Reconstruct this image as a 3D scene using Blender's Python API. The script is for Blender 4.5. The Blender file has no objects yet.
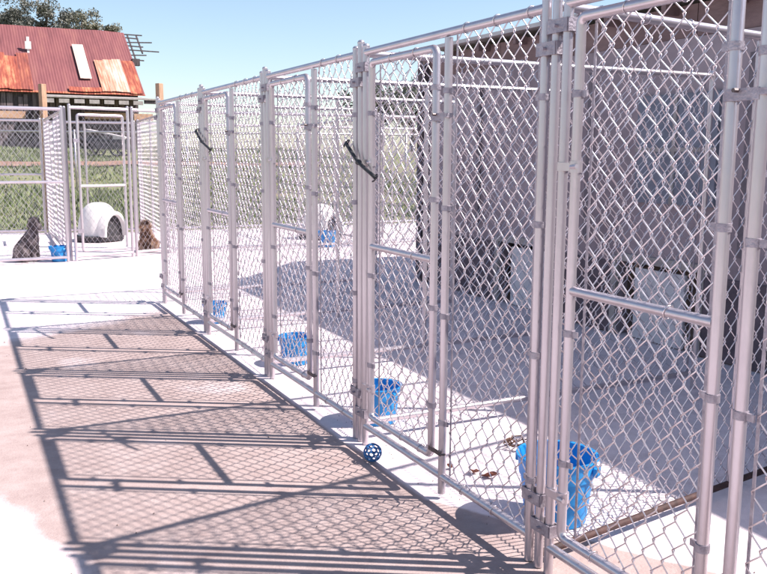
import bpy, bmesh, math, random
from mathutils import Vector, Matrix, noise
random.seed(7)
sc = bpy.context.scene
COL = sc.collection

# ------------------------------------------------------------------ camera
YAW, PIT, ROLL = 0.4656, 0.1542, 0.0054
F_PX = 846.87
EYE = Vector((-1.7506, 0.0, 1.4279))
fwd = Vector((math.sin(YAW)*math.cos(PIT), math.cos(YAW)*math.cos(PIT), -math.sin(PIT)))
rt0 = Vector((math.cos(YAW), -math.sin(YAW), 0)); up0 = rt0.cross(fwd)
rt = math.cos(ROLL)*rt0 + math.sin(ROLL)*up0
up = -math.sin(ROLL)*rt0 + math.cos(ROLL)*up0
cd = bpy.data.cameras.new('camera'); cam = bpy.data.objects.new('camera', cd); COL.objects.link(cam)
M = Matrix((rt, up, -fwd)).transposed().to_4x4(); M.translation = EYE
cam.matrix_world = M
cd.sensor_width = 36; cd.sensor_fit = 'HORIZONTAL'; cd.lens = 36*F_PX/767
cd.clip_start = .05; cd.clip_end = 3000
sc.camera = cam

# ------------------------------------------------------------------ light
SUN = Vector((.754, -.446, 1.0)).normalized()
w = bpy.data.worlds.new('World'); sc.world = w; w.use_nodes = True
nt = w.node_tree; nt.nodes.clear()
sky = nt.nodes.new('ShaderNodeTexSky'); sky.sky_type = 'NISHITA'; sky.sun_disc = False
sky.sun_elevation = math.asin(SUN.z); sky.sun_rotation = math.atan2(SUN.x, SUN.y)
sky.air_density = 1.0; sky.dust_density = .7; sky.ozone_density = 1.0; sky.altitude = 100
bg = nt.nodes.new('ShaderNodeBackground'); bg.inputs['Strength'].default_value = 0.094
wo = nt.nodes.new('ShaderNodeOutputWorld')
hs = nt.nodes.new('ShaderNodeHueSaturation'); hs.inputs['Saturation'].default_value = .98; hs.inputs['Value'].default_value = 1.0
nt.links.new(sky.outputs[0], hs.inputs['Color']); nt.links.new(hs.outputs[0], bg.inputs[0]); nt.links.new(bg.outputs[0], wo.inputs[0])
sd = bpy.data.lights.new('sun', 'SUN'); sd.energy = 4.9; sd.angle = math.radians(.6); sd.color = (1, .92, .88)
so = bpy.data.objects.new('sun', sd); COL.objects.link(so)
so.rotation_euler = (-SUN).to_track_quat('-Z', 'Y').to_euler(); so.location = (8, -6, 12)
vs = sc.view_settings; vs.view_transform = 'Standard'; vs.look = 'None'; vs.exposure = 1.0; vs.gamma = 1; vs.use_curve_mapping = False

# ------------------------------------------------------------------ materials
def newmat(name):
    m = bpy.data.materials.new(name); m.use_nodes = True
    t = m.node_tree; b = t.nodes['Principled BSDF']
    return m, t, b
def N(t, k, **kw):
    n = t.nodes.new(k)
    for a, v in kw.items(): setattr(n, a, v)
    return n
def ramp(t, src, stops):
    r = N(t, 'ShaderNodeValToRGB'); e = r.color_ramp.elements
    while len(e) < len(stops): e.new(.5)
    for i, (p, c) in enumerate(stops):
        e[i].position = p; e[i].color = (c[0], c[1], c[2], 1)
    t.links.new(src, r.inputs[0]); return r.outputs[0]
def noisy(name, c1, c2, scale=8, rough=.7, metal=0, bump=.2, bscale=60, detail=6, c3=None, spec=.5, coord='Object', stretch=(1,1,1)):
    m, t, b = newmat(name)
    tc = N(t, 'ShaderNodeTexCoord'); mp = N(t, 'ShaderNodeMapping'); mp.inputs['Scale'].default_value = stretch
    t.links.new(tc.outputs[coord], mp.inputs[0])
    n = N(t, 'ShaderNodeTexNoise'); n.inputs['Scale'].default_value = scale; n.inputs['Detail'].default_value = detail; n.inputs['Roughness'].default_value = .65
    t.links.new(mp.outputs[0], n.inputs['Vector'])
    st = [(.34, c1), (.66, c2)] if c3 is None else [(.3, c1), (.5, c2), (.7, c3)]
    t.links.new(ramp(t, n.outputs[0], st), b.inputs['Base Color'])
    b.inputs['Roughness'].default_value = rough; b.inputs['Metallic'].default_value = metal
    b.inputs['Specular IOR Level'].default_value = spec
    if bump:
        n2 = N(t, 'ShaderNodeTexNoise'); n2.inputs['Scale'].default_value = bscale; n2.inputs['Detail'].default_value = 4
        t.links.new(mp.outputs[0], n2.inputs['Vector'])
        bp = N(t, 'ShaderNodeBump'); bp.inputs['Strength'].default_value = bump; bp.inputs['Distance'].default_value = .01
        t.links.new(n2.outputs[0], bp.inputs['Height']); t.links.new(bp.outputs[0], b.inputs['Normal'])
    return m
GALV = noisy('galvanised_tube', (.50, .45, .485), (.57, .52, .55), 9, .33, .72, .08, 90, stretch=(1, 1, .35))
GALV_D = noisy('galvanised_clamp', (.26, .23, .27), (.42, .38, .42), 30, .5, .6, .3, 120)
WIRE = noisy('galvanised_wire', (.52, .47, .51), (.70, .65, .68), 20, .30, .85, 0)
BROWNPIPE = noisy('brown_pipe', (.028, .014, .014), (.08, .038, .034), 25, .75, .1, .3, 90)
BOLT = noisy('dark_bolt', (.05, .04, .05), (.12, .09, .09), 40, .5, .4, 0)
RUBBER = noisy('black_cord', (.012, .012, .015), (.03, .03, .035), 40, .6, 0, .3, 200)
WOOD = noisy('tan_post_wood', (.32, .19, .12), (.45, .29, .19), 6, .85, 0, .4, 40, stretch=(8, 8, 1))
DKWOOD = noisy('weathered_boards', (.045, .035, .04), (.13, .10, .105), 5, .9, 0, .5, 30, stretch=(6, 6, .6))
GREYWOOD = noisy('grey_rafter_wood', (.25, .22, .21), (.42, .38, .36), 6, .85, 0, .4, 30)
TANBOARD = noisy('tan_board', (.42, .24, .16), (.55, .36, .26), 4, .85, 0, .3, 20)
WHITE = noisy('white_plastic', (.66, .62, .60), (.78, .75, .73), 5, .5, 0, .05, 30)
BASE_SHADE = noisy('black_base_and_shade', (.02, .02, .022), (.05, .045, .05), 9, .8)
PINKW = noisy('faded_white_panel', (.50, .44, .44), (.62, .56, .56), 6, .6)
PALE = noisy('pale_door_board', (.55, .53, .55), (.66, .64, .66), 5, .7, 0, .1, 40)
SLATE = noisy('slate_shutter', (.14, .15, .19), (.20, .21, .26), 5, .7, 0, .1, 40)
GREYD = noisy('grey_batten', (.13, .105, .12), (.2, .165, .185), 7, .8)
LOWWALL = noisy('dark_lower_panel', (.075, .055, .068), (.15, .115, .135), 5, .85, 0, .3, 30)
BROWNB = noisy('red_brown_board', (.14, .085, .085), (.24, .155, .15), 7, .8, 0, .4, 40, stretch=(1, .3, 1))
RFMETAL = noisy('roof_sheet', (.42, .38, .38), (.56, .52, .52), 3, .5, .3, .1, 20)
TWIG = noisy('brown_wire', (.07, .03, .02), (.14, .06, .035), 30, .7)
LEAFB = noisy('dead_leaf', (.10, .03, .02), (.22, .07, .04), 60, .8)
BARK = noisy('bark', (.05, .04, .035), (.11, .09, .08), 10, .9, 0, .5, 40)
CARTM = noisy('dark_cart_steel', (.03, .03, .04), (.08, .075, .09), 6, .5, .3)

def plastic(name, col, col2):
    m, t, b = newmat(name)
    tc = N(t, 'ShaderNodeTexCoord'); n = N(t, 'ShaderNodeTexNoise'); n.inputs['Scale'].default_value = 9; n.inputs['Detail'].default_value = 5
    t.links.new(tc.outputs['Object'], n.inputs['Vector'])
    t.links.new(ramp(t, n.outputs[0], [(.35, col), (.7, col2)]), b.inputs['Base Color'])
    b.inputs['Roughness'].default_value = .38
    tr = N(t, 'ShaderNodeBsdfTranslucent'); tr.inputs[0].default_value = (*col2, 1)
    mx = N(t, 'ShaderNodeMixShader'); mx.inputs[0].default_value = .28
    out = t.nodes['Material Output']
    t.links.new(b.outputs[0], mx.inputs[1]); t.links.new(tr.outputs[0], mx.inputs[2]); t.links.new(mx.outputs[0], out.inputs[0])
    return m
BLUE = plastic('blue_plastic', (.022, .31, .70), (.032, .36, .76))
BALLB = plastic('blue_rubber', (.03, .16, .42), (.05, .22, .52))

def concrete():
    m, t, b = newmat('concrete')
    tc = N(t, 'ShaderNodeTexCoord'); P = tc.outputs['Object']
    sp = N(t, 'ShaderNodeSeparateXYZ'); t.links.new(P, sp.inputs[0])
    def math_(op, a, c, clamp=False):
        n = N(t, 'ShaderNodeMath', operation=op); n.use_clamp = bool(clamp)
        for i, v in enumerate((a, c)):
            if v is None: continue
            if isinstance(v, (int, float)): n.inputs[i].default_value = v
            else: t.links.new(v, n.inputs[i])
        return n.outputs[0]
    nz = N(t, 'ShaderNodeTexNoise'); nz.inputs['Scale'].default_value = 2.2; nz.inputs['Detail'].default_value = 7; nz.inputs['Roughness'].default_value = .6
    t.links.new(P, nz.inputs['Vector'])
    w_ = math_('MULTIPLY', math_('SUBTRACT', nz.outputs[0], .5), .75)
    X, Y = sp.outputs[0], sp.outputs[1]
    # worn, damp-stained apron: four soft limits of the stain, all wobbling with the noise
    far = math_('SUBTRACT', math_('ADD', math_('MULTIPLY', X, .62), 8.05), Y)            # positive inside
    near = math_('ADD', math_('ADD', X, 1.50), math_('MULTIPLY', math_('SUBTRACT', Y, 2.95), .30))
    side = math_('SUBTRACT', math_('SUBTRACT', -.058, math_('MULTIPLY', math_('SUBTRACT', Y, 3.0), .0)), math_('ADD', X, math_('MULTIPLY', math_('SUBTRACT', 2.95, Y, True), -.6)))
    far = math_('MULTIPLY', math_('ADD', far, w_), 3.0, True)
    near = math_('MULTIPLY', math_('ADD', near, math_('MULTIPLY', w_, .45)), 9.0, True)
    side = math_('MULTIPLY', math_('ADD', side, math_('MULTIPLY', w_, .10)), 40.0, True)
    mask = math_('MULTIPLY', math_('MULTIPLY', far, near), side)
    # small worn light patches in the stain
    n3 = N(t, 'ShaderNodeTexNoise'); n3.inputs['Scale'].default_value = 1.35; n3.inputs['Detail'].default_value = 5
    t.links.new(P, n3.inputs['Vector'])
    patch = math_('MULTIPLY', math_('SUBTRACT', n3.outputs[0], .60), 5.0, True)
    mask = math_('MULTIPLY', mask, math_('SUBTRACT', 1.0, math_('MULTIPLY', patch, .75)))
    n4 = N(t, 'ShaderNodeTexNoise'); n4.inputs['Scale'].default_value = 11; n4.inputs['Detail'].default_value = 8; n4.inputs['Roughness'].default_value = .7
    t.links.new(P, n4.inputs['Vector'])
    n6 = N(t, 'ShaderNodeTexNoise'); n6.inputs['Scale'].default_value = 3.3; n6.inputs['Detail'].default_value = 9; n6.inputs['Roughness'].default_value = .72
    t.links.new(P, n6.inputs['Vector'])
    mixn = math_('ADD', math_('MULTIPLY', n4.outputs[0], .45), math_('MULTIPLY', n6.outputs[0], .55))
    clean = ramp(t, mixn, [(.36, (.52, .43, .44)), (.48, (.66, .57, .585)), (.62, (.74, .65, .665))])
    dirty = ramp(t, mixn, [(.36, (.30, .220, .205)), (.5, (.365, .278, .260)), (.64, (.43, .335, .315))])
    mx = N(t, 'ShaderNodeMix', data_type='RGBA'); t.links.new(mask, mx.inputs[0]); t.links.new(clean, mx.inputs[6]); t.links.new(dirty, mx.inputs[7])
    t.links.new(mx.outputs[2], b.inputs['Base Color']); b.inputs['Roughness'].default_value = .85
    n5 = N(t, 'ShaderNodeTexNoise'); n5.inputs['Scale'].default_value = 120; n5.inputs['Detail'].default_value = 3
    t.links.new(P, n5.inputs['Vector'])
    bp = N(t, 'ShaderNodeBump'); bp.inputs['Strength'].default_value = .45; bp.inputs['Distance'].default_value = .006
    t.links.new(n5.outputs[0], bp.inputs['Height']); t.links.new(bp.outputs[0], b.inputs['Normal'])
    return m
CONC = concrete()
TURF = noisy('turf', (.10, .12, .045), (.17, .18, .08), 1.2, .95, 0, .6, 14, 8, (.26, .20, .14))
GRASSM = noisy('grass_blades', (.11, .145, .055), (.21, .235, .12), .8, .9, 0, 0)
def corrug(name, c1, c2, axis, freq, c3=None, scale=.5, rough=.75):
    m = noisy(name, c1, c2, scale, rough, .1, 0, c3=c3, stretch=(2.2, .35, .35) if axis == 'X' else (1.6, .5, .5))
    t = m.node_tree; b = t.nodes['Principled BSDF']
    tc = N(t, 'ShaderNodeTexCoord'); wv = N(t, 'ShaderNodeTexWave', wave_type='BANDS', bands_direction=axis); wv.inputs['Scale'].default_value = freq
    t.links.new(tc.outputs['Object'], wv.inputs['Vector'])
    bp = N(t, 'ShaderNodeBump'); bp.inputs['Strength'].default_value = .45; bp.inputs['Distance'].default_value = .02
    t.links.new(wv.outputs[0], bp.inputs['Height']); t.links.new(bp.outputs[0], b.inputs['Normal'])
    return m
RUST = corrug('rusty_red_roof', (.14, .042, .046), (.19, .060, .063), 'X', 2.6, (.23, .085, .075), 1.3)
RUSTO = corrug('orange_rust_sheet', (.17, .032, .026), (.30, .07, .04), 'X', 2.6, (.55, .26, .13), 2.6)
RUSTP = corrug('pale_rusted_sheet', (.46, .13, .07), (.56, .30, .22), 'X', 2.6, (.62, .48, .44), 1.6)
RUST2 = corrug('dark_rust_sheet', (.13, .032, .03), (.24, .06, .042), 'X', 2.6, (.38, .13, .07), 2.6)
RUSTO2 = corrug('orange_pale_sheet', (.30, .07, .045), (.50, .22, .14), 'X', 2.6, (.58, .38, .30), 2.2)
PALEROOF = corrug('pale_skylight_sheet', (.50, .38, .33), (.60, .48, .43), 'X', 1.3, None, 1.2)
WALLM = corrug('grey_wall_sheet', (.24, .185, .205), (.37, .30, .325), 'Y', 2.2, None, 2.0)

# ------------------------------------------------------------------ mesh helpers
class MB:
    def __init__(s): s.v = []; s.f = []
    def tube(s, pts, r, n=8, cap=True, closed=False):
        pts = [Vector(p) for p in pts]; k = len(pts); rr = r if isinstance(r, (list, tuple)) else [r]*k
        base = len(s.v); nrm = None
        for i, p in enumerate(pts):
            a = pts[(i-1) % k] if (closed or i) else p
            b = pts[(i+1) % k] if (closed or i < k-1) else p
            d = (b-a).normalized()
            if nrm is None:
                h = Vector((0, 0, 1)) if abs(d.z) < .9 else Vector((1, 0, 0))
                nrm = d.cross(h).normalized()
            else:
                nrm = (nrm - d*nrm.dot(d)).normalized()
            bi = d.cross(nrm)
            for j in range(n):
                t = 2*math.pi*j/n
                s.v.append(p + rr[i]*(math.cos(t)*nrm + math.sin(t)*bi))
        for i in range(k if closed else k-1):
            o, q = base+i*n, base+((i+1) % k)*n
            for j in range(n): s.f.append((o+j, o+(j+1) % n, q+(j+1) % n, q+j))
        if cap and not closed:
            s.f.append(tuple(base+j for j in reversed(range(n)))); s.f.append(tuple(base+(k-1)*n+j for j in range(n)))
    def box(s, c, d, rot=None):
        c = Vector(c); o = len(s.v)
        for x in (-.5, .5):
            for y in (-.5, .5):
                for z in (-.5, .5):
                    p = Vector((x*d[0], y*d[1], z*d[2]))
                    if rot: p = rot @ p
                    s.v.append(c+p)
        s.f += [tuple(o+i for i in q) for q in ((0,1,3,2),(4,6,7,5),(0,4,5,1),(2,3,7,6),(0,2,6,4),(1,5,7,3))]
    def quad(s, *p):
        o = len(s.v); s.v += [Vector(q) for q in p]; s.f.append(tuple(range(o, o+len(p))))
    def lathe(s, prof, n=32, c=(0, 0, 0), sx=1, sy=1):
        o = len(s.v); c = Vector(c)
        for r, z in prof:
            for j in range(n):
                t = 2*math.pi*j/n; s.v.append(c+Vector((r*math.cos(t)*sx, r*math.sin(t)*sy, z)))
        for i in range(len(prof)-1):
            for j in range(n):
                a = o+i*n; s.f.append((a+j, a+(j+1) % n, a+n+(j+1) % n, a+n+j))
    def ball(s, c, r, n=12, m=8, sc_=(1, 1, 1)):
        s.lathe([(max(1e-4, r*math.sin(math.pi*i/m)), -r*math.cos(math.pi*i/m)*sc_[2]) for i in range(m+1)], n, c, sc_[0], sc_[1])
    def build(s, name, mat, parent=None, smooth=False, bevel=0):
        me = bpy.data.meshes.new(name); me.from_pydata(s.v, [], s.f); me.update()
        if smooth: me.polygons.foreach_set('use_smooth', [True]*len(me.polygons))
        for mm in (mat if isinstance(mat, list) else [mat]): me.materials.append(mm)
        o = bpy.data.objects.new(name, me); COL.objects.link(o)
        if parent: o.parent = parent
        if bevel:
            b = o.modifiers.new('bevel', 'BEVEL'); b.width = bevel; b.segments = 2; b.limit_method = 'ANGLE'
        return o
def sm(o, ang=40):
    o.data.polygons.foreach_set('use_smooth', [True]*len(o.data.polygons))
    try: o.data.set_sharp_from_angle(angle=math.radians(ang))
    except Exception: pass
    return o
def tag(o, label=None, cat=None, group=None, kind=None):
    if label: o['label'] = label
    if cat: o['category'] = cat
    if group: o['group'] = group
    if kind: o['kind'] = kind
    return o
def empty(name, loc, rz=0, **k):
    o = bpy.data.objects.new(name, None); COL.objects.link(o); o.location = loc; o.rotation_euler = (0, 0, rz)
    o.empty_display_size = .1
    return tag(o, **k)

def chain(mb, x0, x1, z0, z1, y=0, p=.075, v=.099, r=.0023, fine=True, n=4, path=None):
    """woven chain link: one zigzag wire per column, hooked into its neighbours"""
    cols = max(2, round((x1-x0)/(p/2))); h = (x1-x0)/cols; rows = max(2, round((z1-z0)/(v/2))); q = (z1-z0)/rows
    sag = random.random()*9
    for k in range(cols):
        pts = []
        for j in range(rows+1):
            side = (j+k) % 2; c = k+side
            x = x0+c*h + (.0022 if side else -.0022)*(1 if fine else 0)
            z = z0+j*q
            wob = .0022*noise.noise(Vector((c*.7, j*.35, sag)))
            yb = y + .010*noise.noise(Vector((x*1.7, z*1.3, sag)))
            if fine:
                s_ = 1 if side else -1
                pts.append((x+wob, yb-s_*r*.9, z-.006+wob)); pts.append((x+wob, yb+s_*r*.9, z+.006+wob))
            else: pts.append((x+wob, yb, z+wob))
        mb.tube(pts, r, n, cap=False)
def frame_path(x0, x1, z0, z1, y=0, R=.03):
    pts = []
    for cx, cz, a0 in ((x1-R, z0+R, -90), (x1-R, z1-R, 0), (x0+R, z1-R, 90), (x0+R, z0+R, 180)):
        for k in range(5):
            a = math.radians(a0+k*22.5); pts.append((cx+R*math.cos(a), y, cz+R*math.sin(a)))
    return pts
def post(mb, x, z0, z1, r=.0165, y=0, n=12, cap=True):
    mb.tube([(x, y, z0), (x, y, z1)], r, n)
    if cap: mb.ball((x, y, z1), r*1.08, n, 6, (1, 1, .75))
def ties(mb, xs, z, y, r):
    for x in xs: mb.tube([(x+.004*math.sin(a), y+r*math.cos(a), z+r*math.sin(a)) for a in [i*math.pi/5 for i in range(10)]], .0021, 4, closed=True)
def bands(parent, x, zs, r, y=0, side=1):
    for z in zs:
        mb = MB()
        mb.lathe([(r, z-.011), (r+.0028, z-.011), (r+.0028, z+.011), (r, z+.011)], 14, (x, y, 0))
        mb.box((x+side*(r+.012), y, z), (.026, .007, .02)); sm(mb.build('tension_band', GALV_D, parent))

YN = [8.257, 6.656, 5.131, 3.733, 2.257, 0.757]
HT = 1.902; ZB = .095
G_FR = 'chain-link fronts of the kennel row'
G_PT = 'chain-link partitions between the kennels'

# ------------------------------------------------------------------ setting: ground
def hgt(x, y):
    t = min(1, max(0, (y-17.6)/20)); t = t*t*(3-2*t)
    h = 1.62*t
    if y > 17.8: h += min(1, (y-17.8)/4)*.10*noise.noise(Vector((x*.25, y*.25, 0)))
    return h
g = MB(); xs = [-400, -120, -40, -20]+[-16+i*1.0 for i in range(44)]+[36, 60, 150, 400, 900]
ys = [-300, -60, -12, 0, 8, 14, 17.2]+[17.6+i*.8 for i in range(34)]+[50, 60, 90, 200, 600, 1500]
for y in ys:
    for x in xs: g.v.append(Vector((x, y, hgt(x, y)-.012)))
for j in range(len(ys)-1):
    for i in range(len(xs)-1):
        a = j*len(xs)+i; g.f.append((a, a+1, a+1+len(xs), a+len(xs)))
tag(g.build('ground', TURF, smooth=True), kind='structure')
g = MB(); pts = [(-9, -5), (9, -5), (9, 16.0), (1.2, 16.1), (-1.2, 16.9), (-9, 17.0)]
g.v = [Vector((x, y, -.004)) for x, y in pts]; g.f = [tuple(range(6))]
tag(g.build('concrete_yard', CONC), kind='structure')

# ------------------------------------------------------------------ kennel building
kb = empty('kennel_building', (3.0, 0, 0), label='low grey sheet-metal kennel building with brown eave behind the dog runs', cat='building')
WX = 3.0
wall = MB(); YE = 8.46; doors = [-1.6, .0, 1.6, 3.2, 4.8, 6.48]
DW, DH = .84, .60
ycur = -4.0
for c in doors:
    wall.box((.05, (ycur+c-DW/2)/2, DH/2), (.1, c-DW/2-ycur, DH)); ycur = c+DW/2
wall.box((.05, (ycur+YE)/2, DH/2), (.1, YE-ycur, DH))
wall.box((.05, (YE-4)/2, (DH+2.27)/2), (.1, YE+4, 2.27-DH))
wall.box((2.6, YE-.05, 1.25), (5.0, .1, 2.5)); wall.box((5.1, (YE-4)/2, 1.25), (.1, YE+4, 2.5)); wall.box((2.6, -3.95, 1.25), (5.0, .1, 2.5))
wall.build('wall', WALLM, kb)
yy = -4.0; k = 0
while yy < YE-.05:
    b = MB(); L = min(1.22, YE-yy); b.box((.045+.004*(k % 2), yy+L/2, 2.385), (.10, L-.012, .225)); yy += L; k += 1; b.build('eave_board', BROWNB, kb)
yy = -3.8
while yy < YE-.2: b = MB(); b.box((-.07, yy, 2.47), (.13, .045, .07)); b.build('rafter_tail', BROWNB, kb); yy += .61
rf = MB()
poly = [(-.15, -4.3, 2.54), (-.15, 8.02, 2.54), (1.3, 9.55, 2.66), (5.4, 9.3, 2.98), (5.4, -4.3, 2.98)]  # far end drawn out askew, shaped to cast the shade on the floor
n0 = len(poly)
rf.v = [Vector(p) for p in poly]+[Vector(p)+Vector((0, 0, .035)) for p in poly]
rf.f = [tuple(reversed(range(n0))), tuple(range(n0, 2*n0))]+[(i, (i+1) % n0, n0+(i+1) % n0, n0+i) for i in range(n0)]
rf.build('roof', RFMETAL, kb)
for c in doors[2:]:
    d = MB()
    for s_ in (-1, 1): d.box((-.012, c+s_*(DW/2+.03), DH/2+.02), (.03, .06, DH+.04))
    d.box((-.012, c, DH+.035), (.03, DW-.004, .06))
    fr = d.build('door_frame', GREYWOOD, kb)
    d = MB(); d.box((.02, c-.02, .285), (.03, .52, .56)); d.build('pale_board', PALE, kb, bevel=.006)
d = MB(); d.box((-.02, 4.66, 1.48), (.03, .78, .80)); sh = d.build('shutter', SLATE, kb)
d = MB(); d.box((-.042, 4.66, 1.48), (.012, .03, .80)); d.box((-.042, 4.66, 1.48), (.011, .78, .03)); d.build('batten', GREYWOOD, sh)
for yb in (1.5, 3.05, 4.02, 5.62, 7.3): d = MB(); d.box((-.018, yb, 1.43), (.026, .05, 1.36)); d.build('batten', GREYD, kb)
ycur = -4.0
for c in doors+[YE+DW/2+.06]:
    if c-DW/2-ycur > .1: d = MB(); d.box((-.012, (ycur+c-DW/2)/2, .30), (.02, c-DW/2-ycur-.12, .58)); d.build('dark_lower_panel', LOWWALL, kb)  # darker panels over the lower wall between the doors
    ycur = c+DW/2
d = MB(); d.box((-.03, YE-.06, 1.25), (.12, .12, 2.5)); d.build('corner_post', DKWOOD, kb)

# ------------------------------------------------------------------ kennel fronts
front_labels = [
 'farthest chain-link kennel front, at the corner by the tan wooden post',
 'chain-link kennel front with a black cord across its left posts, fourth front from the camera',
 'middle chain-link kennel front, no cord, with a blue pail behind its left posts',
 'chain-link kennel front between the black cord at left and the big blue pail',
 'nearest chain-link kennel front, cropped by the right edge of the photo']
def front(n):
    L = YN[n]-YN[n+1]; near = n >= 2; ns = 14 if near else 8; wn = 5 if n >= 3 else 4
    e = empty('kennel_front_panel', (0, YN[n], 0), -math.pi/2, label=front_labels[n], cat='fence panel', group=G_FR)
    xa, xb, xl, ga, gb = .056, L-.056, .805, .118, .712
    for x in (xa, xb):
        m = MB(); post(m, x, 0, HT+.028, .0165, 0, ns); sm(m.build('end_post', GALV, e))
    m = MB(); post(m, xl, .02, HT-.02, .0165, 0, ns, False); sm(m.build('latch_post', GALV, e))
    m = MB(); m.tube([(xa, 0, HT), (xb, 0, HT)], .0165, ns); sm(m.build('top_rail', GALV, e))
    m = MB(); m.tube([(xa, 0, ZB), (xb, 0, ZB)], .0165, ns); sm(m.build('bottom_rail', GALV, e))
    m = WM = MB(); chain(m, xl+.045, xb-.045, ZB+.0, HT+.0, .012, r=.0025 if n >= 3 else .0029, n=wn)
    for x in (xl+.045, xb-.045): m = MB(); m.box((x, .012, (ZB+HT)/2), (.009, .0035, HT-ZB-.03)); m.build('tension_bar', GALV_D, e)
    m = WM; ties(m, [xl+.13+.2*i for i in range(int((xb-xl-.15)/.2)+1)], HT, 0, .020); ties(m, [xl+.17+.22*i for i in range(int((xb-xl-.2)/.22)+1)], ZB, 0, .020)
    m.build('wire_mesh', WIRE, e, True)
    bands(e, xl, (.33, .78, 1.22, 1.68), .017, 0, 1); bands(e, xb, (.30, .75, 1.2, 1.62), .017, 0, -1)
    # gate
    gt, gbm = 1.852, .158
    m = MB(); m.tube(frame_path(ga, gb, gbm, gt, 0, .026), .0165, ns, closed=True); G = sm(m.build('gate', GALV, e), 60)
    m = MB(); m.tube([(ga+.01, 0, 1.0), (gb-.01, 0, 1.0)], .0155, ns); sm(m.build('cross_bar', GALV, G))
    m = MB(); chain(m, ga+.045, gb-.045, gbm, gt, .024, r=.0025 if n >= 3 else .0029, n=wn); WM = m
    for x in (ga+.045, gb-.045): m = MB(); m.box((x, .022, (gbm+gt)/2), (.009, .0035, gt-gbm-.03)); m.build('tension_bar', GALV_D, G)
    m = WM; ties(m, (ga+.2, ga+.42), gt, .002, .020); ties(m, (ga+.42,), 1.0, .002, .020); ties(m, (ga+.16, ga+.33, ga+.5), gbm, .002, .020); m.build('gate_mesh', WIRE, G, True)
    bands(G, ga, (.42, .86, 1.62), .017, 0, 1); bands(G, gb, (.38, .8, 1.25, 1.7), .017, 0, -1)
    for z in (.30, 1.395):
        m = MB(); m.lathe([(.017, z-.018), (.021, z-.018), (.021, z+.018), (.017, z+.018)], 14, (ga, 0, 0))
        m.lathe([(.017, z-.014), (.021, z-.014), (.021, z+.014), (.017, z+.014)], 14, (xa, 0, 0))
        m.box(((xa+ga)/2, -.016, z), (.05, .008, .026)); m.tube([(ga+.004, -.022, z), (ga+.036, -.026, z+.002)], .007, 8); sm(m.build('hinge', GALV, G))
    z = 1.58
    m = MB(); m.lathe([(.017, z-.015), (.0215, z-.015), (.0215, z+.015), (.017, z+.015)], 14, (gb, 0, 0))
    m.box(((gb+xl)/2, -.012, z), (.095, .012, .03)); m.box((xl+.02, -.012, z+.004), (.03, .03, .016))
    sm(m.build('latch', GALV_D, G))
    m = MB(); m.tube([(gb+.03, -.018, z+.01), (gb+.03, -.034, z+.01)], .006, 6); m.build('bolt', BOLT, G)
    m = MB(); z = .20
    m.box((xl-.03, -.0195, z), (.10, .006, .018)); m.tube([(xl+.02, -.026, z), (xl+.055, -.02, z+.01)], .005, 6); m.build('lower_latch', BOLT, G)
for n in range(5): front(n)

part_labels = [
 'farthest chain-link partition, at the end corner of the kennel row',
 'chain-link partition inside the kennel row behind the farther black cord',
 'middle chain-link partition in the kennel row, between the two black cords',
 'chain-link partition in the kennel row behind the nearer black cord',
 'chain-link partition running back from the posts beside the big blue pail']
PROT = [0, 0, 0, .0, math.radians(8.5)]
def partition(n):
    near = n >= 3; ns = 12 if near else 8; L = 2.30; zb = .095 if n < 4 else .045
    e = empty('kennel_partition', (0, YN[n], 0), PROT[n], label=part_labels[n], cat='fence panel', group=G_PT)
    for i, x in enumerate((0, L)):
        m = MB(); post(m, x, 0, HT+.05 if i == 0 else HT+.02, .0165, 0, ns); sm(m.build('end_post', GALV, e))
    m = MB(); post(m, L/2, .03, HT-.02, .0165, 0, ns, False); sm(m.build('middle_post', GALV, e))
    m = MB(); m.tube([(0, 0, HT), (L, 0, HT)], .0165, ns); sm(m.build('top_rail', GALV, e))
    m = MB(); m.tube([(0, 0, zb), (L, 0, zb)], .0165 if n < 4 else .0135, ns); q = sm(m.build('bottom_rail', GALV if n < 4 else BROWNPIPE, e))  # nearest partition has a thinner, dark red-brown bottom rail
    if n == 4: q['label'] = 'dark red-brown bottom rail'
    m = MB(); chain(m, .045, L-.045, zb, HT, .012, r=.0027, fine=near, n=4); WM = m
    for x in (.045, L-.045): m = MB(); m.box((x, .012, (zb+HT)/2), (.009, .0035, HT-zb-.03)); m.build('tension_bar', GALV_D, e)
    m = WM; ties(m, [.2+.24*i for i in range(9)], HT, 0, .020); m.build('wire_mesh', WIRE, e, near)
    # clamps that bolt the neighbouring front panels to this post
    for (dy, z) in ((.028, 1.77), (-.028, 1.835), (.028, .25), (-.028, .16)):
        m = MB()
        for s_ in (-1, 1):
            m.box((s_*.0205, dy, z), (.005, .098, .042))
        m.box((0, dy-.052, z), (.040, .005, .042)); m.box((0, dy+.052, z), (.040, .005, .042))
        m.tube([(-.036, dy, z), (.03, dy, z)], .0055, 6)
        c = m.build('clamp', GALV_D, e); c.rotation_euler = (0, 0, -PROT[n])
for n in range(5): partition(n)

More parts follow.
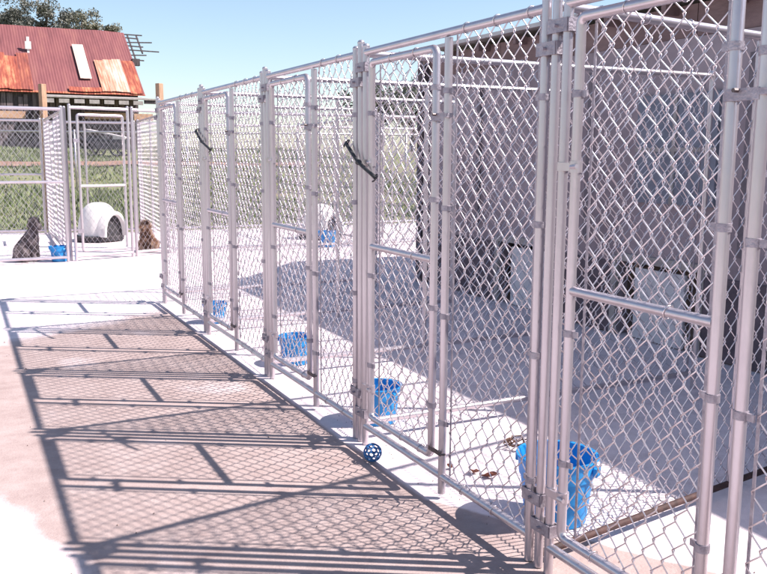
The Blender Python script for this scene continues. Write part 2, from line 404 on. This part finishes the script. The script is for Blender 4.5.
# black cords across the front posts
CR = .009
def cord(y0, z0, y1, z1, label):
    m = MB(); P = []
    for i in range(13):
        t = i/12; P.append((-.036-.012*math.sin(math.pi*t), y0+(y1-y0)*t, z0+(z1-z0)*t-.004*math.sin(math.pi*t)+.002*math.sin(t*9)))
    m.tube(P, CR, 8)
    o = m.build('bungee_cord', RUBBER, smooth=True); tag(o, label, 'cord', 'black cords on the kennel posts')
    for (py, pz, s_) in ((y0, z0, 1), (y1, z1, -1)):
        h = MB(); pts = [(-.036+.02*math.sin(a)*.6, py+s_*(.012+.016*math.cos(a)-.02), pz+.016*math.sin(a)) for a in [math.radians(d) for d in range(-90, 181, 30)]]
        h.tube(pts, .0038, 6); h.build('hook', BOLT, o, True)
    k = MB(); k.ball((-.045, (y0+y1)/2, (z0+z1)/2-.01), .014, 10, 6, (1, 1.6, 1)); k.build('knot', RUBBER, o, True)
cord(3.83, 1.485, 3.50, 1.325, 'nearer black cord hooked slantwise across kennel posts')
cord(6.72, 1.61, 6.30, 1.46, 'farther, smaller black cord hooked slantwise across kennel posts')

# ------------------------------------------------------------------ pails
def pail(name, x, y, s, rz, label, group='blue plastic pails', z=0.0, bail=True, zs=1.0):
    e = empty(name, (x, y, z), rz, label=label, cat='bucket', group=group); e.scale = (1, 1, zs)
    m = MB(); n = 40
    R0, R1, H = .120*s, .152*s, .262*s
    prof = [(1e-4, .006), (R0*.93, .006), (R0, .0), (R0+.002, .012*s), (R0+(R1-R0)*.70, H*.70), (R0+(R1-R0)*.70+.006, H*.71), (R0+(R1-R0)*.78+.006, H*.80), (R1, H*.86),
            (R1+.004, H*.985), (R1+.011*s, H), (R1+.009*s, H+.006), (R1-.002, H+.004), (R1-.006, H*.86), (R0-.004, .016), (1e-4, .014)]
    o = len(m.v)
    for i, (r, zz) in enumerate(prof):
        for j in range(n):
            t = 2*math.pi*j/n
            rr = r; z2 = zz
            lip = max(0, math.cos(t-math.pi))**10
            if 6 <= i <= 12: rr += .030*s*lip*(.3 if i in (6, 12) else 1); z2 += .012*s*lip*(1 if i > 7 else 0)
            m.v.append(Vector((rr*math.cos(t), rr*math.sin(t), z2)))
    for i in range(len(prof)-1):
        for j in range(n): m.f.append((o+i*n+j, o+i*n+(j+1) % n, o+(i+1)*n+(j+1) % n, o+(i+1)*n+j))
    sm(m.build('pail_body', BLUE, e), 50)
    for s_ in (-1, 1):
        k = MB(); k.box((0, s_*(R1+.012), H*.86), (.04*s, .018*s, .035*s)); k.build('handle_ear', BLUE, e, bevel=.004)
    if bail:
        k = MB(); a0 = math.radians(14)
        k.tube([(math.sin(math.pi*i/16)*(R1+.02)*math.cos(a0), -math.cos(math.pi*i/16)*(R1+.018), H*.86+math.sin(math.pi*i/16)*(R1+.02)*math.sin(a0)) for i in range(17)], .0032, 6)
        k.build('bail_handle', GALV, e, True)
    return e
pail('water_pail', .31, 2.56, 1.0, .5, 'largest and nearest blue pail, behind the posts left of the nearest gate')
pail('water_pail', .22, 3.99, .82, .3, 'blue pail behind the kennel posts with the nearer black cord', zs=.92)
pail('water_pail', .28, 5.40, .72, .9, 'blue pail behind the middle kennel posts, between the two cords')
pail('water_pail', .18, 7.06, .64, .2, 'blue pail behind the kennel posts with the farther black cord')
pail('water_pail', -.57, 12.06, .76, .4, 'blue pail beside the grey sitting dog in the back pen')
pail('water_pail', 3.44, 12.32, .92, .4, 'small far blue pail seen through the kennel mesh, in front of a white doghouse')

# lattice ball
bm = bmesh.new(); bmesh.ops.create_icosphere(bm, subdivisions=2, radius=.041)
m = MB()
cen = {f.index: f.calc_center_median().normalized()*.041 for f in bm.faces}
for ed in bm.edges:
    a, b_ = [cen[f.index] for f in ed.link_faces]; mid = ((a+b_)/2).normalized()*.041
    m.tube([a, mid, b_], .0036, 6)
bm.free()
o = m.build('lattice_ball', BALLB, smooth=True); o.location = (-.075, 3.44, .044)
tag(o, 'small blue openwork lattice ball on the concrete beside the kennel posts', 'ball')

# bits on the nearest kennel floor
def leaf(x, y, s, label, rz):
    m = MB(); n = 9
    top = [Vector((s*(1 if k % 2 else .55)*math.cos(2*math.pi*k/n), s*.62*(1 if k % 2 else .6)*math.sin(2*math.pi*k/n), .010+.5*s*random.random())) for k in range(n)]
    m.v = [Vector((0, 0, .004))]+top+[Vector((0, 0, .0015))]+[p-Vector((0, 0, .003)) for p in top]
    for k in range(n):
        m.f.append((0, 1+k, 1+(k+1) % n)); m.f.append((n+1, n+2+(k+1) % n, n+2+k)); m.f.append((1+k, n+2+k, n+2+(k+1) % n, 1+(k+1) % n))
    o = m.build('dead_leaf', LEAFB); o.location = (x, y, 0); o.rotation_euler = (.15, .2, rz)
    tag(o, label, 'leaf', 'dead leaves on the kennel floor')
leaf(.205, 3.20, .026, 'pale brown dead leaf nearest the latch post on the kennel floor', 0)
leaf(.27, 3.10, .042, 'middle one of three dark dead leaves on the kennel floor', 1)
leaf(.31, 3.03, .052, 'dark red-brown dead leaf closest to the big blue pail', 2)
m = MB(); R = random.Random(4)
for k in range(4):
    P = []; a = R.random()*6
    for i in range(14):
        t = i/13*5.5+a; rr = .03+.035*R.random(); P.append((rr*1.3*math.cos(t), rr*math.sin(t), .01+.035*R.random()))
    m.tube(P, .0036, 5)
o = m.build('wire_tangle', TWIG, smooth=True); o.location = (.66, 3.30, 0)
tag(o, 'rusty brown tangle of wire on the kennel floor behind the big blue pail', 'wire')

R = random.Random(31)
m = MB()
for i in range(420):
    if i % 3: x, y = R.uniform(-2.2, 2.9), R.uniform(1.6, 9)
    else: x, y = R.gauss(.06, .05), R.uniform(1.2, 8.4)
    r_ = R.uniform(.0012, .0042)*(1 if R.random() < .93 else 1.8)
    o_ = len(m.v); a = R.random()*6
    for k in range(4): m.v.append(Vector((x+r_*math.cos(a+k*1.57)*R.uniform(.6, 1.3), y+r_*math.sin(a+k*1.57)*R.uniform(.6, 1.3), -.002)))
    m.v.append(Vector((x, y, r_*.8)))
    for k in range(4): m.f.append((o_+k, o_+(k+1) % 4, o_+4))
tag(m.build('grit', noisy('grit', (.10, .06, .05), (.30, .22, .19), 60, .9)), 'scattered dark grit and crumbs on the concrete', 'grit', kind='stuff')

# ------------------------------------------------------------------ rear pens
def pen_panel(P0, P1, label, group, z=2.0, z0=.03, gate=None, mid=None, posts=(), name='pen_fence_panel', base=None, wr=.0022, w_=None):
    P0 = Vector(P0); P1 = Vector(P1); L = (P1-P0).length; rz = math.atan2(P1.y-P0.y, P1.x-P0.x)
    e = empty(name, (P0.x, P0.y, 0), rz, label=label, cat='fence panel', group=group)
    for x in (0, L): m = MB(); post(m, x, 0, z+.03, .021, 0, 8); sm(m.build('end_post', GALV, e))
    for x in posts: m = MB(); post(m, x, 0, z, .018, 0, 8, False); sm(m.build('middle_post', GALV, e))
    m = MB(); m.tube([(0, 0, z), (L, 0, z)], .022, 8); sm(m.build('top_rail', GALV, e))
    m = MB(); m.tube([(0, 0, z0+.03), (L, 0, z0+.03)], .020, 8); sm(m.build('bottom_rail', GALV, e))
    if mid:
        m = MB(); m.tube([(0, 0, mid), (gate[0] if gate else L, 0, mid)], .018, 8); sm(m.build('middle_rail', GALV, e))
    m = MB()
    if gate:
        a, b2 = gate
        kw = dict(p=.055, v=.065, r=.0010) if wr < .002 else dict(r=wr)
        if a > .1: chain(m, 0, a, z0+.03, z, .01, fine=False, n=3, **kw)
        if b2 < L-.1: chain(m, b2, L, z0+.03, z, .01, fine=False, n=3, **kw)
        gm = MB(); gm.tube(frame_path(a+.03, b2-.03, z0+.10, z-.09, -.0, .03), .019, 8, closed=True); G = sm(gm.build('gate', GALV, e))
        gm = MB(); gm.tube([(a+.03, 0, 1.0), (b2-.03, 0, 1.0)], .018, 8); sm(gm.build('cross_bar', GALV, G))
        gm = MB(); chain(gm, a+.05, b2-.05, z0+.1, z-.09, .01, r=wr, fine=False, n=3); gm.build('gate_mesh', WIRE, G)
        for zz in (.4, 1.6): gm = MB(); gm.box((a+.0, -.02, zz), (.08, .02, .05)); gm.build('hinge', GALV_D, G)
    elif wr < .002: chain(m, 0, L, z0+.03, z, .01, p=.055, v=.065, r=.0010, fine=False, n=3)
    else: chain(m, 0, L, z0+.03, z, .01, r=wr, fine=False, n=3)
    if m.v: m.build('wire_mesh', WIRE, e)
    return e
GB = 'chain-link panels of the back pens'
pen_panel((-4.2, 11.85), (-.47, 11.95), 'front fence of the back pen holding the sitting grey dog', GB, 2.0, mid=1.06, posts=(1.9,))
pen_panel((-.36, 12.0), (.42, 12.20), 'back pen gate in front of the white round doghouse', GB, 2.03, gate=(.07, .76))
pen_panel((.48, 12.22), (.97, 12.42), 'narrow fence panel in front of the curly tan dog', GB, 2.03, mid=None)
pen_panel((1.05, 12.42), (4.2, 12.05), 'back pen front seen through the kennel mesh, left of the far blue pail', GB, 2.03, posts=(1.5,))
pen_panel((4.28, 12.05), (8.2, 12.05), 'farthest right back pen front, seen through the mesh near the building', GB, 2.03, posts=(1.9,))
GS = 'side fences of the back pens'
pen_panel((-.42, 12.05), (-.30, 16.25), 'side fence running back behind the pail of the sitting grey dog', GS, 2.0, gate=(1.9, 2.75), posts=(1.2, 3.4), wr=.0012)
pen_panel((1.0, 12.5), (1.25, 15.9), 'side fence running back beside the curly tan dog', GS, 2.0, posts=(1.7,), wr=.0012)
pen_panel((4.24, 12.15), (4.3, 15.8), 'side fence running back from the far blue pail', GS, 2.0, posts=(1.8,), wr=.0012)
GR = 'rear fences of the back pens'
pen_panel((-4.2, 16.95), (-.36, 16.32), 'rear fence behind the sitting grey dog, before the grass', GR, 2.0, mid=1.06, posts=(1.9,))
pen_panel((-.24, 16.28), (1.2, 15.98), 'rear fence behind the white round doghouse', GR, 1.98, posts=(.62,))
pen_panel((1.3, 15.95), (8.2, 15.8), 'long rear fence seen through the kennel mesh', GR, 1.98, posts=(1.7, 3.4, 5.1))
# far fence on the slope
fe = empty('field_fence', (-7, 27.5, 0), label='far wire fence with thin rail on the grass slope before the barn', cat='fence')
A = Vector((-7, 27.5)); B = Vector((12, 19.5))
m = MB(); m.tube([(0, 0, 2.02), (B.x-A.x, B.y-A.y, 1.98)], .024, 8); m.build('top_rail', GALV, fe, True)
for i in range(8):
    p = (B-A)*(i/7); q = A+p
    m = MB(); m.tube([(p.x, p.y, hgt(q.x, q.y)-.1), (p.x, p.y, 2.06)], .03, 8); m.build('fence_post', GALV, fe, True)
m = MB(); d = (B-A); L = d.length; mm = MB(); chain(mm, 0, L, .9, 2.0, 0, p=.12, v=.14, r=.0028, fine=False, n=3)
for v in mm.v: m.v.append(Vector((v.x*d.x/L-v.y*d.y/L, v.x*d.y/L+v.y*d.x/L, v.z)))
m.f = mm.f; m.build('wire_mesh', WIRE, fe)

# wooden posts
def wpost(x, y, h, s, label):
    m = MB(); m.box((0, 0, h/2), (s, s, h)); o = m.build('wooden_post', WOOD, bevel=.008); o.location = (x, y, 0); o.rotation_euler = (.008, -.006, .5)
    tag(o, label, 'post', 'tan wooden posts')
wpost(-.20, 17.25, 2.70, .105, 'tall tan wooden post behind the back pen, in front of the barn')
wpost(1.06, 13.1, 2.47, .085, 'tan wooden post rising behind the far corner of the kennel row')

# ------------------------------------------------------------------ doghouses
def igloo(x, y, s, rz, label):
    e = empty('doghouse', (x, y, 0), rz, label=label, cat='doghouse', group='white round doghouses')
    m = MB(); n, k = 40, 14; r = .345*s; H = .56*s
    for i in range(k+1):
        t = i/k*math.pi/2
        for j in range(n):
            a = 2*math.pi*j/n; rr = r*(math.cos(t)**.72)
            groove = 1-.012*(1 if (j % 8 == 0) else 0)
            m.v.append(Vector((rr*groove*math.cos(a), rr*groove*math.sin(a), .09*s+H*math.sin(t)**.95)))
    for i in range(k):
        for j in range(n): m.f.append((i*n+j, i*n+(j+1) % n, (i+1)*n+(j+1) % n, (i+1)*n+j))
    m.build('dome', WHITE, e, True)
    # arched entrance tunnel on +x with a black plate standing for the shade inside
    m = MB(); prof = []
    for i in range(17):
        a = math.pi*i/16; prof.append((.20*s*math.cos(a), .09*s+(.36*s*math.sin(a)**.8 if 0 < i < 16 else 0)))
    for (xx, sc_) in ((.10*s, 1.22), (.42*s, 1.18), (.43*s, 1.0), (.05*s, .96)):
        for (py, pz) in prof: m.v.append(Vector((xx, py*sc_, .09*s+(pz-.09*s)*sc_)))
    for a in range(3):
        for i in range(16): m.f.append((a*17+i, a*17+i+1, (a+1)*17+i+1, (a+1)*17+i))
    m.build('entrance', WHITE, e, True)
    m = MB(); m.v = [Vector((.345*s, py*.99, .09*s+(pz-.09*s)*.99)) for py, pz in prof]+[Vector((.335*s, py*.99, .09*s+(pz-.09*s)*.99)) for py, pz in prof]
    m.f = [tuple(range(17)), tuple(reversed(range(17, 34)))]; m.build('opening_shade', BASE_SHADE, e)
    m = MB(); m.lathe([(1e-3, .0), (.37*s, 0), (.40*s, .02), (.41*s, .085*s), (.385*s, .10*s), (1e-3, .10*s)], 36); sm(m.build('base', BASE_SHADE, e))
igloo(.33, 14.7, .98, -1.02, 'white round doghouse with dark doorway, behind the back pen gate')
igloo(3.85, 13.6, .92, -1.3, 'white doghouse seen through the kennel mesh behind the far blue pail')

# ------------------------------------------------------------------ dogs
def furcol(name, stops, scale):
    m, t, b = newmat(name)
    tc = N(t, 'ShaderNodeTexCoord'); n = N(t, 'ShaderNodeTexNoise'); n.inputs['Scale'].default_value = scale; n.inputs['Detail'].default_value = 4
    t.links.new(tc.outputs['Object'], n.inputs['Vector']); t.links.new(ramp(t, n.outputs[0], stops), b.inputs['Base Color'])
    b.inputs['Roughness'].default_value = .9; return m
FUR1 = furcol('grey_brown_fur', [(.36, (.07, .055, .06)), (.52, (.20, .165, .17)), (.66, (.38, .32, .32))], 9)
FUR2 = furcol('tan_curly_fur', [(.36, (.12, .06, .045)), (.46, (.45, .27, .18)), (.6, (.66, .48, .36))], 11)
NOSE = noisy('nose', (.01, .01, .01), (.02, .02, .02), 10, .3)
def dog(name, x, y, s, rz, mat, label, headturn=0, fluff=.02, curly=False):
    e_ = MB()
    def cap(a, b, ra, rb, k=7):
        a, b = Vector(a), Vector(b)
        for i in range(k): t = i/(k-1); e_.ball(a.lerp(b, t), ra+(rb-ra)*t, 12, 8)
    cap((-.13, 0, .12), (.0, 0, .25), .115, .105); cap((.0, 0, .25), (.075, 0, .36), .105, .082)   # rump to withers
    cap((.08, 0, .30), (.085, 0, .26), .085, .07)                                                # chest
    cap((.075, 0, .38), (.095, 0, .455), .062, .058)                                             # neck
    hm = Matrix.Translation((.10, 0, .49)) @ Matrix.Rotation(headturn, 4, 'Z') @ Matrix.Scale(1.22, 4)
    H = lambda p: hm @ Vector(p)
    cap(H((0, 0, 0)), H((.03, 0, .005)), .078, .068); cap(H((.05, 0, -.012)), H((.125, 0, -.03)), .048, .034)
    for s_ in (-1, 1):
        cap(H((-.012, s_*.045, .04)), H((-.012, s_*.078, -.03)), .018, .014, 5)                       # ears
        cap((.085, s_*.055, .27), (.105, s_*.06, .13), .046, .030); cap((.105, s_*.06, .13), (.115, s_*.062, .03), .028, .024)
        cap((.115, s_*.062, .024), (.155, s_*.064, .018), .024, .018, 4)                              # front paw
        cap((-.13, s_*.08, .12), (.0, s_*.12, .13), .085, .055)                                       # thigh to knee
        cap((.0, s_*.12, .12), (-.07, s_*.125, .03), .045, .028); cap((-.07, s_*.125, .028), (.03, s_*.13, .02), .027, .022, 5)
    cap((-.22, 0, .06), (-.30, .07, .03), .03, .02, 6)                                               # tail
    o = e_.build(name, mat, None, True); o.location = (x, y, 0); o.rotation_euler = (0, 0, rz); o.scale = (s*(1 if curly else .80), s, s*(1 if curly else 1.03))
    r_ = o.modifiers.new('remesh', 'REMESH'); r_.mode = 'VOXEL'; r_.voxel_size = .011; r_.use_smooth_shade = True
    s2 = o.modifiers.new('smooth', 'SMOOTH'); s2.iterations = 5
    dg = bpy.context.evaluated_depsgraph_get(); me = bpy.data.meshes.new_from_object(o.evaluated_get(dg)); o.modifiers.clear(); o.data = me
    me.name = name
    if not me.materials: me.materials.append(mat)
    tag(o, label, 'dog')
    f = MB(); R = random.Random(3)
    for v in me.vertices:
        for q in range(3):
            if v.co.z < .02: continue
            nn = v.normal.copy(); t = Vector((0, 0, -1)); t = (t-nn*t.dot(nn))
            d = (nn*(.8 if curly else .35)+t*.7+Vector((R.uniform(-1, 1), R.uniform(-1, 1), R.uniform(-1, 1)))*(.7 if curly else .25)).normalized()
            L = fluff*R.uniform(.6, 1.3); p = v.co+Vector((R.uniform(-.005, .005), R.uniform(-.005, .005), R.uniform(-.005, .005)))-nn*.002
            sd_ = d.cross(Vector((R.uniform(-1, 1), R.uniform(-1, 1), R.uniform(-1, 1)))).normalized()*.0028
            k = len(f.v); f.v += [p-sd_, p+sd_, p+d*L]; f.f.append((k, k+1, k+2))
    f.build('coat', mat, o)
    m = MB(); m.ball(H((.150, 0, -.022)), .016, 10, 6); m.build('nose', NOSE, o, True)
    for s_ in (-1, 1): m = MB(); m.ball(H((.072, s_*.034, .022)), .0085, 8, 6); m.build('eye', NOSE, o, True)
    return o
dog('sitting_dog', -.93, 12.22, 1.0, -.45, FUR1, 'dark grey-brown dog sitting in profile in the back pen beside a blue pail', -.5, .026)
dog('sitting_dog', .74, 12.78, .80, -2.05, FUR2, 'curly tan and brown dog sitting behind the fence facing the camera', .1, .045, True)

# ------------------------------------------------------------------ barn
bn = empty('barn', (0, 41, 1.5), label='old barn with rusty red metal roof, orange and pale patches and dark wall', cat='building')
def bl(x, y, z): return Vector((x, y-41, z-1.5))
XL, XR = -14, 6.28
eave = (40.5, 4.08); ridge = (45.3, 7.42)
def roofpt(x, t, lift=0): return bl(x, eave[0]+(ridge[0]-eave[0])*t, eave[1]+(ridge[1]-eave[1])*t+lift)
def sheet(mb, x0, x1, t0, t1, lift, th=.03, skew=0, nx=30, sag=True):
    for top in (0, 1):
        o = len(mb.v)
        for j in range(2):
            for i in range(nx+1):
                x = x0+(x1-x0)*i/nx+(skew if j else 0); t = (t0, t1)[j]
                lf = lift+top*th+(.05*noise.noise(Vector((x*.7, t*3, 2))) if sag else 0)
                tt = t+(.006*noise.noise(Vector((x*3, t, 9))) if j == 0 and sag else 0)
                mb.v.append(roofpt(x, tt, lf))
        for i in range(nx):
            q = (o+i, o+i+1, o+nx+2+i, o+nx+1+i); mb.f.append(q if top else tuple(reversed(q)))
    n_ = 2*(nx+1); b0 = len(mb.v)-2*n_
    for i in range(nx): mb.f.append((b0+i, b0+i+1, b0+n_+i+1, b0+n_+i))
    for i in (0, nx): mb.f.append((b0+i, b0+nx+1+i, b0+n_+nx+1+i, b0+n_+i))
m = MB(); sheet(m, XL, XR, 0, 1, 0, .05, 0, 60); m.quad(roofpt(XL, 1), roofpt(XR, 1), bl(XR, 50, 4.1), bl(XL, 50, 4.1)); RF = m.build('roof', RUST, bn)
x = -13.2
RQ = random.Random(9)
for k in range(5):
    x0 = -.9+k*.49; m = MB(); sheet(m, x0, x0+.485, -.012-RQ.random()*.012, .50+RQ.uniform(-.05, .06), .14+.012*(k % 2), .02, 0, 6); m.build('rusty_sheet', (RUSTO, RUST2, RUSTO, RUSTO, RUST2)[k], RF)
for k in range(3):
    x0 = 4.42+k*.405; m = MB(); sheet(m, x0, x0+.40, -.01, .485+RQ.uniform(-.015, .03), .14+.012*(k % 2), .02, 0, 6); m.build('pale_rusty_sheet', (RUSTO2, RUSTP, RUSTP)[k], RF)
m = MB(); sheet(m, 5.64, 6.2, -.02, .48, .13, .02, .0, 10); m.build('pale_rust_patch', RUSTO, RF)
m = MB(); sheet(m, 3.60, 4.10, .17, .70, .14, .02, .0, 8); m.build('pale_sheet', PALEROOF, RF)
m = MB(); sheet(m, 3.0, 4.4, -.02, .035, .16, .02, 0, 8); m.build('orange_patch', RUSTO, RF)
m = MB(); sheet(m, XL, XR, -.022, -.004, .05, .02); m.build('pale_eave_edge', RUSTO, RF)
m = MB(); p = roofpt(1.62, .57, 0); m.box(p+Vector((0, 0, .35)), (.26, .18, .34)); m.box(p+Vector((0, 0, .62)), (.12, .12, .22)); m.box(p+Vector((0,0,.1)),(.1,.1,.3)); m.build('roof_vent', WHITE, RF)
w_ = MB(); w_.box(bl((XL+6.0)/2, 45.0, 2.7)+Vector((0, 0, 0)), (6.0-XL, 8.6, 2.9)); w_.build('wall', DKWOOD, bn)
# irregular vertical boards on the wall
m = MB(); xx = -6.0; R = random.Random(12)
while xx < 6.0:
    ww = R.uniform(.14, .3)
    if R.random() < .75: m.box(bl(xx+ww/2, 40.62+R.uniform(-.02, .02), 2.62+R.uniform(-.12, .12)), (ww*.86, .03, 2.6))
    xx += ww
m.build('wall_boards', noisy('purple_grey_boards', (.07, .05, .06), (.20, .155, .16), 3, .9, 0, .3, 20, stretch=(4, 4, .5)), bn)
for (x0, x1, z) in ((-3, 1.15, 3.08), (3.6, 5.45, 3.12), (5.75, 6.6, 3.1)):
    m = MB(); m.box(bl((x0+x1)/2, 40.5, z), (x1-x0, .05, .30)); m.build('tan_board', TANBOARD, bn)
# lean-to with rafter tails along the right half
m = MB(); m.quad(bl(1.8, 40.62, 4.0), bl(6.1, 40.62, 4.0), bl(6.5, 39.2, 3.85), bl(1.7, 39.2, 3.85)); m.quad(bl(1.7, 39.2, 3.80), bl(6.5, 39.2, 3.80), bl(6.1, 40.62, 3.95), bl(1.8, 40.62, 3.95)); m.box(bl(4.1, 39.2, 3.83), (4.8, .04, .07)); m.build('lean_to_roof', GREYWOOD, bn)
xx = 2.0
while xx < 6.0:
    m = MB(); m.box(bl(xx, 39.22, 3.66), (.42, .06, .17)); m.build('fascia_board', GREYWOOD, bn); xx += .62
m = MB(); m.box(bl(6.45, 39.3, 3.72), (.9, .14, .16)); m.box(bl(6.85, 39.3, 3.5), (.12, .12, .5)); m.build('broken_beam', DKWOOD, bn)
# broken purlins sticking out past the gable
PUR = MB()
for k, (t, L) in enumerate(((.99, .95), (.93, .7), (.86, 1.3), (.79, .8), (.72, 1.5), (.64, .8), (.56, .6))):
    a = roofpt(XR-.1, t, .0); PUR.box(a+Vector((L/2, 0, -.02)), (L+.1, .07, .055), Matrix.Rotation(.05*math.sin(k*2.3), 3, 'Y'))
for xo, t0, t1 in ((.18, .55, 1.0), (.62, .7, 1.0)):
    a, b_ = roofpt(XR+xo, t0, -.08), roofpt(XR+xo, t1, -.08); PUR.tube([a, b_], .045, 5)
PUR.box(roofpt(XR+.12, .53, -.05), (.35, .3, .32))
PUR.build('broken_purlins', DKWOOD, bn)
m = MB(); m.box(bl(5.0, 40.2, 2.02), (.55, .12, .42)); m.build('pale_wall_panel', PINKW, bn, bevel=.01)

# farm cart on the slope
ct = empty('farm_cart', (3.25, 32.5, hgt(3.25, 32.5)), -.42, label='dark farm cart with a pale sloping board on the grass before the barn', cat='cart')
m = MB(); m.box((0, 0, .42), (1.35, .9, .36)); m.box((-.35, 0, .66), (.5, .8, .14)); m.tube([(-.65, 0, .35), (-1.25, 0, .2)], .03, 6); m.build('cart_body', CARTM, ct, bevel=.02)
m = MB(); m.box((.12, -.2, .80), (1.45, .8, .04), Matrix.Rotation(.20, 3, 'Y')); m.build('sloping_board', PINKW, ct)
for sx in (-.42, .5):
    for sy in (-.5, .5):
        m = MB(); T = 2*math.pi/16
        m.tube([(sx+.24*math.cos(i*T), sy, .26+.24*math.sin(i*T)) for i in range(16)], .04, 6, closed=True)
        for i in range(0, 16, 2): m.tube([(sx, sy, .26), (sx+.23*math.cos(i*T), sy, .26+.23*math.sin(i*T))], .014, 4)
        m.build('wheel', CARTM, ct, True)
m = MB(); m.v = []
for i in range(41):
    x = -4+i*.35; y = 29.6+.25*noise.noise(Vector((i*.3, 0, 5)))
    for dy in (-.5, .5): m.v.append(Vector((x, y+dy*(1+.5*noise.noise(Vector((i*.5, dy, 1)))), hgt(x, y)+.02)))
for i in range(40): m.f.append((i*2, i*2+2, i*2+3, i*2+1))
for v in m.v: v.z = hgt(v.x, v.y)+.035
tag(m.build('path', noisy('red_dirt', (.22, .12, .09), (.31, .19, .14), 2, .95), smooth=True), kind='structure')

# grass
gr = MB(); R = random.Random(5)
for i in range(42000):
    y = 17.1+(R.random()**1.25)*22; x = -5.5+R.random()*(17)+(y-17)*.1
    if abs(y-29.6) < .45: continue
    dens = noise.noise(Vector((x*.35, y*.35, 3)))
    if dens < -.25 and R.random() < .8: continue
    z = hgt(x, y)-.02; h = R.uniform(.05, .16)*(1+dens)*(1.0 if y > 18 else .7); a = R.random()*math.pi; ww = .02+.02*R.random()
    lx, ly = R.uniform(-.5, .5)*h, R.uniform(-.5, .5)*h
    k = len(gr.v); gr.v += [Vector((x-ww*math.cos(a), y-ww*math.sin(a), z)), Vector((x+ww*math.cos(a), y+ww*math.sin(a), z)), Vector((x+lx, y+ly, z+h))]; gr.f.append((k, k+1, k+2))
tag(gr.build('grass', GRASSM), 'rough green grass on the slope behind the pens', 'grass', kind='stuff')

# ------------------------------------------------------------------ trees
LEAF1 = noisy('leaf_grey_green', (.10, .105, .09), (.20, .20, .175), .9, .8, 0, 0)
LEAF2 = noisy('leaf_olive', (.12, .12, .085), (.22, .21, .16), .9, .8, 0, 0)
def tree(x, y, h, r, label, mat, seed, nleaf=5200, squash=.75, size=.17, name='broadleaf_tree', group='trees behind the barn roof', zb=1.6):
    R = random.Random(seed)
    e = empty(name, (x, y, zb), label=label, cat='tree', group=group)
    m = MB(); th = h-r*squash
    m.tube([(0, 0, -.3), (.1, 0, th*.4), (.0, .1, th*.8), (.1, 0, h*.9)], [.24, .2, .15, .05], 8)
    tips = []
    for k in range(11):
        a = R.random()*6.28; z0 = th*(.55+.4*R.random()); q = r*R.uniform(.55, .95)
        tip = Vector((q*math.cos(a), q*math.sin(a), min(h*.97, z0+r*R.uniform(.2, 1.1)*squash)))
        m.tube([(0, 0, z0), tip*.5+Vector((0, 0, z0*.5+.2)), tip], [.09, .06, .02], 5); tips.append(tip)
    m.build('trunk', BARK, e, True)
    c = MB(); cl = [(t+Vector((R.uniform(-.3, .3), R.uniform(-.3, .3), R.uniform(-.2, .4))), r*R.uniform(.2, .36)) for t in tips for _ in range(2)]
    cl += [(Vector((r*.75*R.uniform(-1, 1), r*.75*R.uniform(-1, 1), th+r*squash*R.uniform(-.5, .8))), r*R.uniform(.18, .34)) for _ in range(16)]
    for i in range(nleaf):
        p0, rr = R.choice(cl); d = Vector((R.gauss(0, 1), R.gauss(0, 1), R.gauss(0, .75))); d = d.normalized()*rr*R.random()**.4
        p = p0+d; s_ = size*R.uniform(.5, 1.2)
        u_ = Vector((R.uniform(-1, 1), R.uniform(-1, 1), R.uniform(-1, 1))).normalized(); v_ = u_.cross(Vector((R.uniform(-1, 1), R.uniform(-1, 1), R.uniform(-1, 1)))).normalized()
        k = len(c.v); c.v += [p-u_*s_*.5, p+v_*s_*.32, p+u_*s_*.5, p-v_*s_*.32]; c.f.append((k, k+1, k+2, k+3))
    c.build('crown', mat, e)
tree(1.3, 66, 10.9, 2.4, 'leftmost tree behind the barn roof, cut by the photo edge', LEAF1, 1, 9500)
tree(4.6, 66, 10.6, 2.0, 'dark grey-green tree behind the barn, second from the left', LEAF1, 2, 7500)
tree(6.9, 65, 10.0, 1.7, 'open airy tree behind the barn, third from the left', LEAF2, 8, 5200)
tree(8.3, 65, 8.9, 1.25, 'olive rightmost tree behind the barn ridge', LEAF2, 4, 5500)
DT = [(22, 48, 4.2, 2.2), (26.5, 52, 4.9, 2.6), (31, 50, 5.6, 2.7), (34, 47, 5.2, 2.4)]
DL = ['leftmost low distant tree seen through the kennel mesh', 'second low distant tree from the left through the mesh', 'tallest distant tree seen through the mesh beside the building', 'distant tree through the mesh, mostly behind the kennel building']
for i, (x, y, h, r) in enumerate(DT): tree(x, y, h, r, DL[i], LEAF1, 20+i, 3500, .7, .22, group='low trees beyond the field')
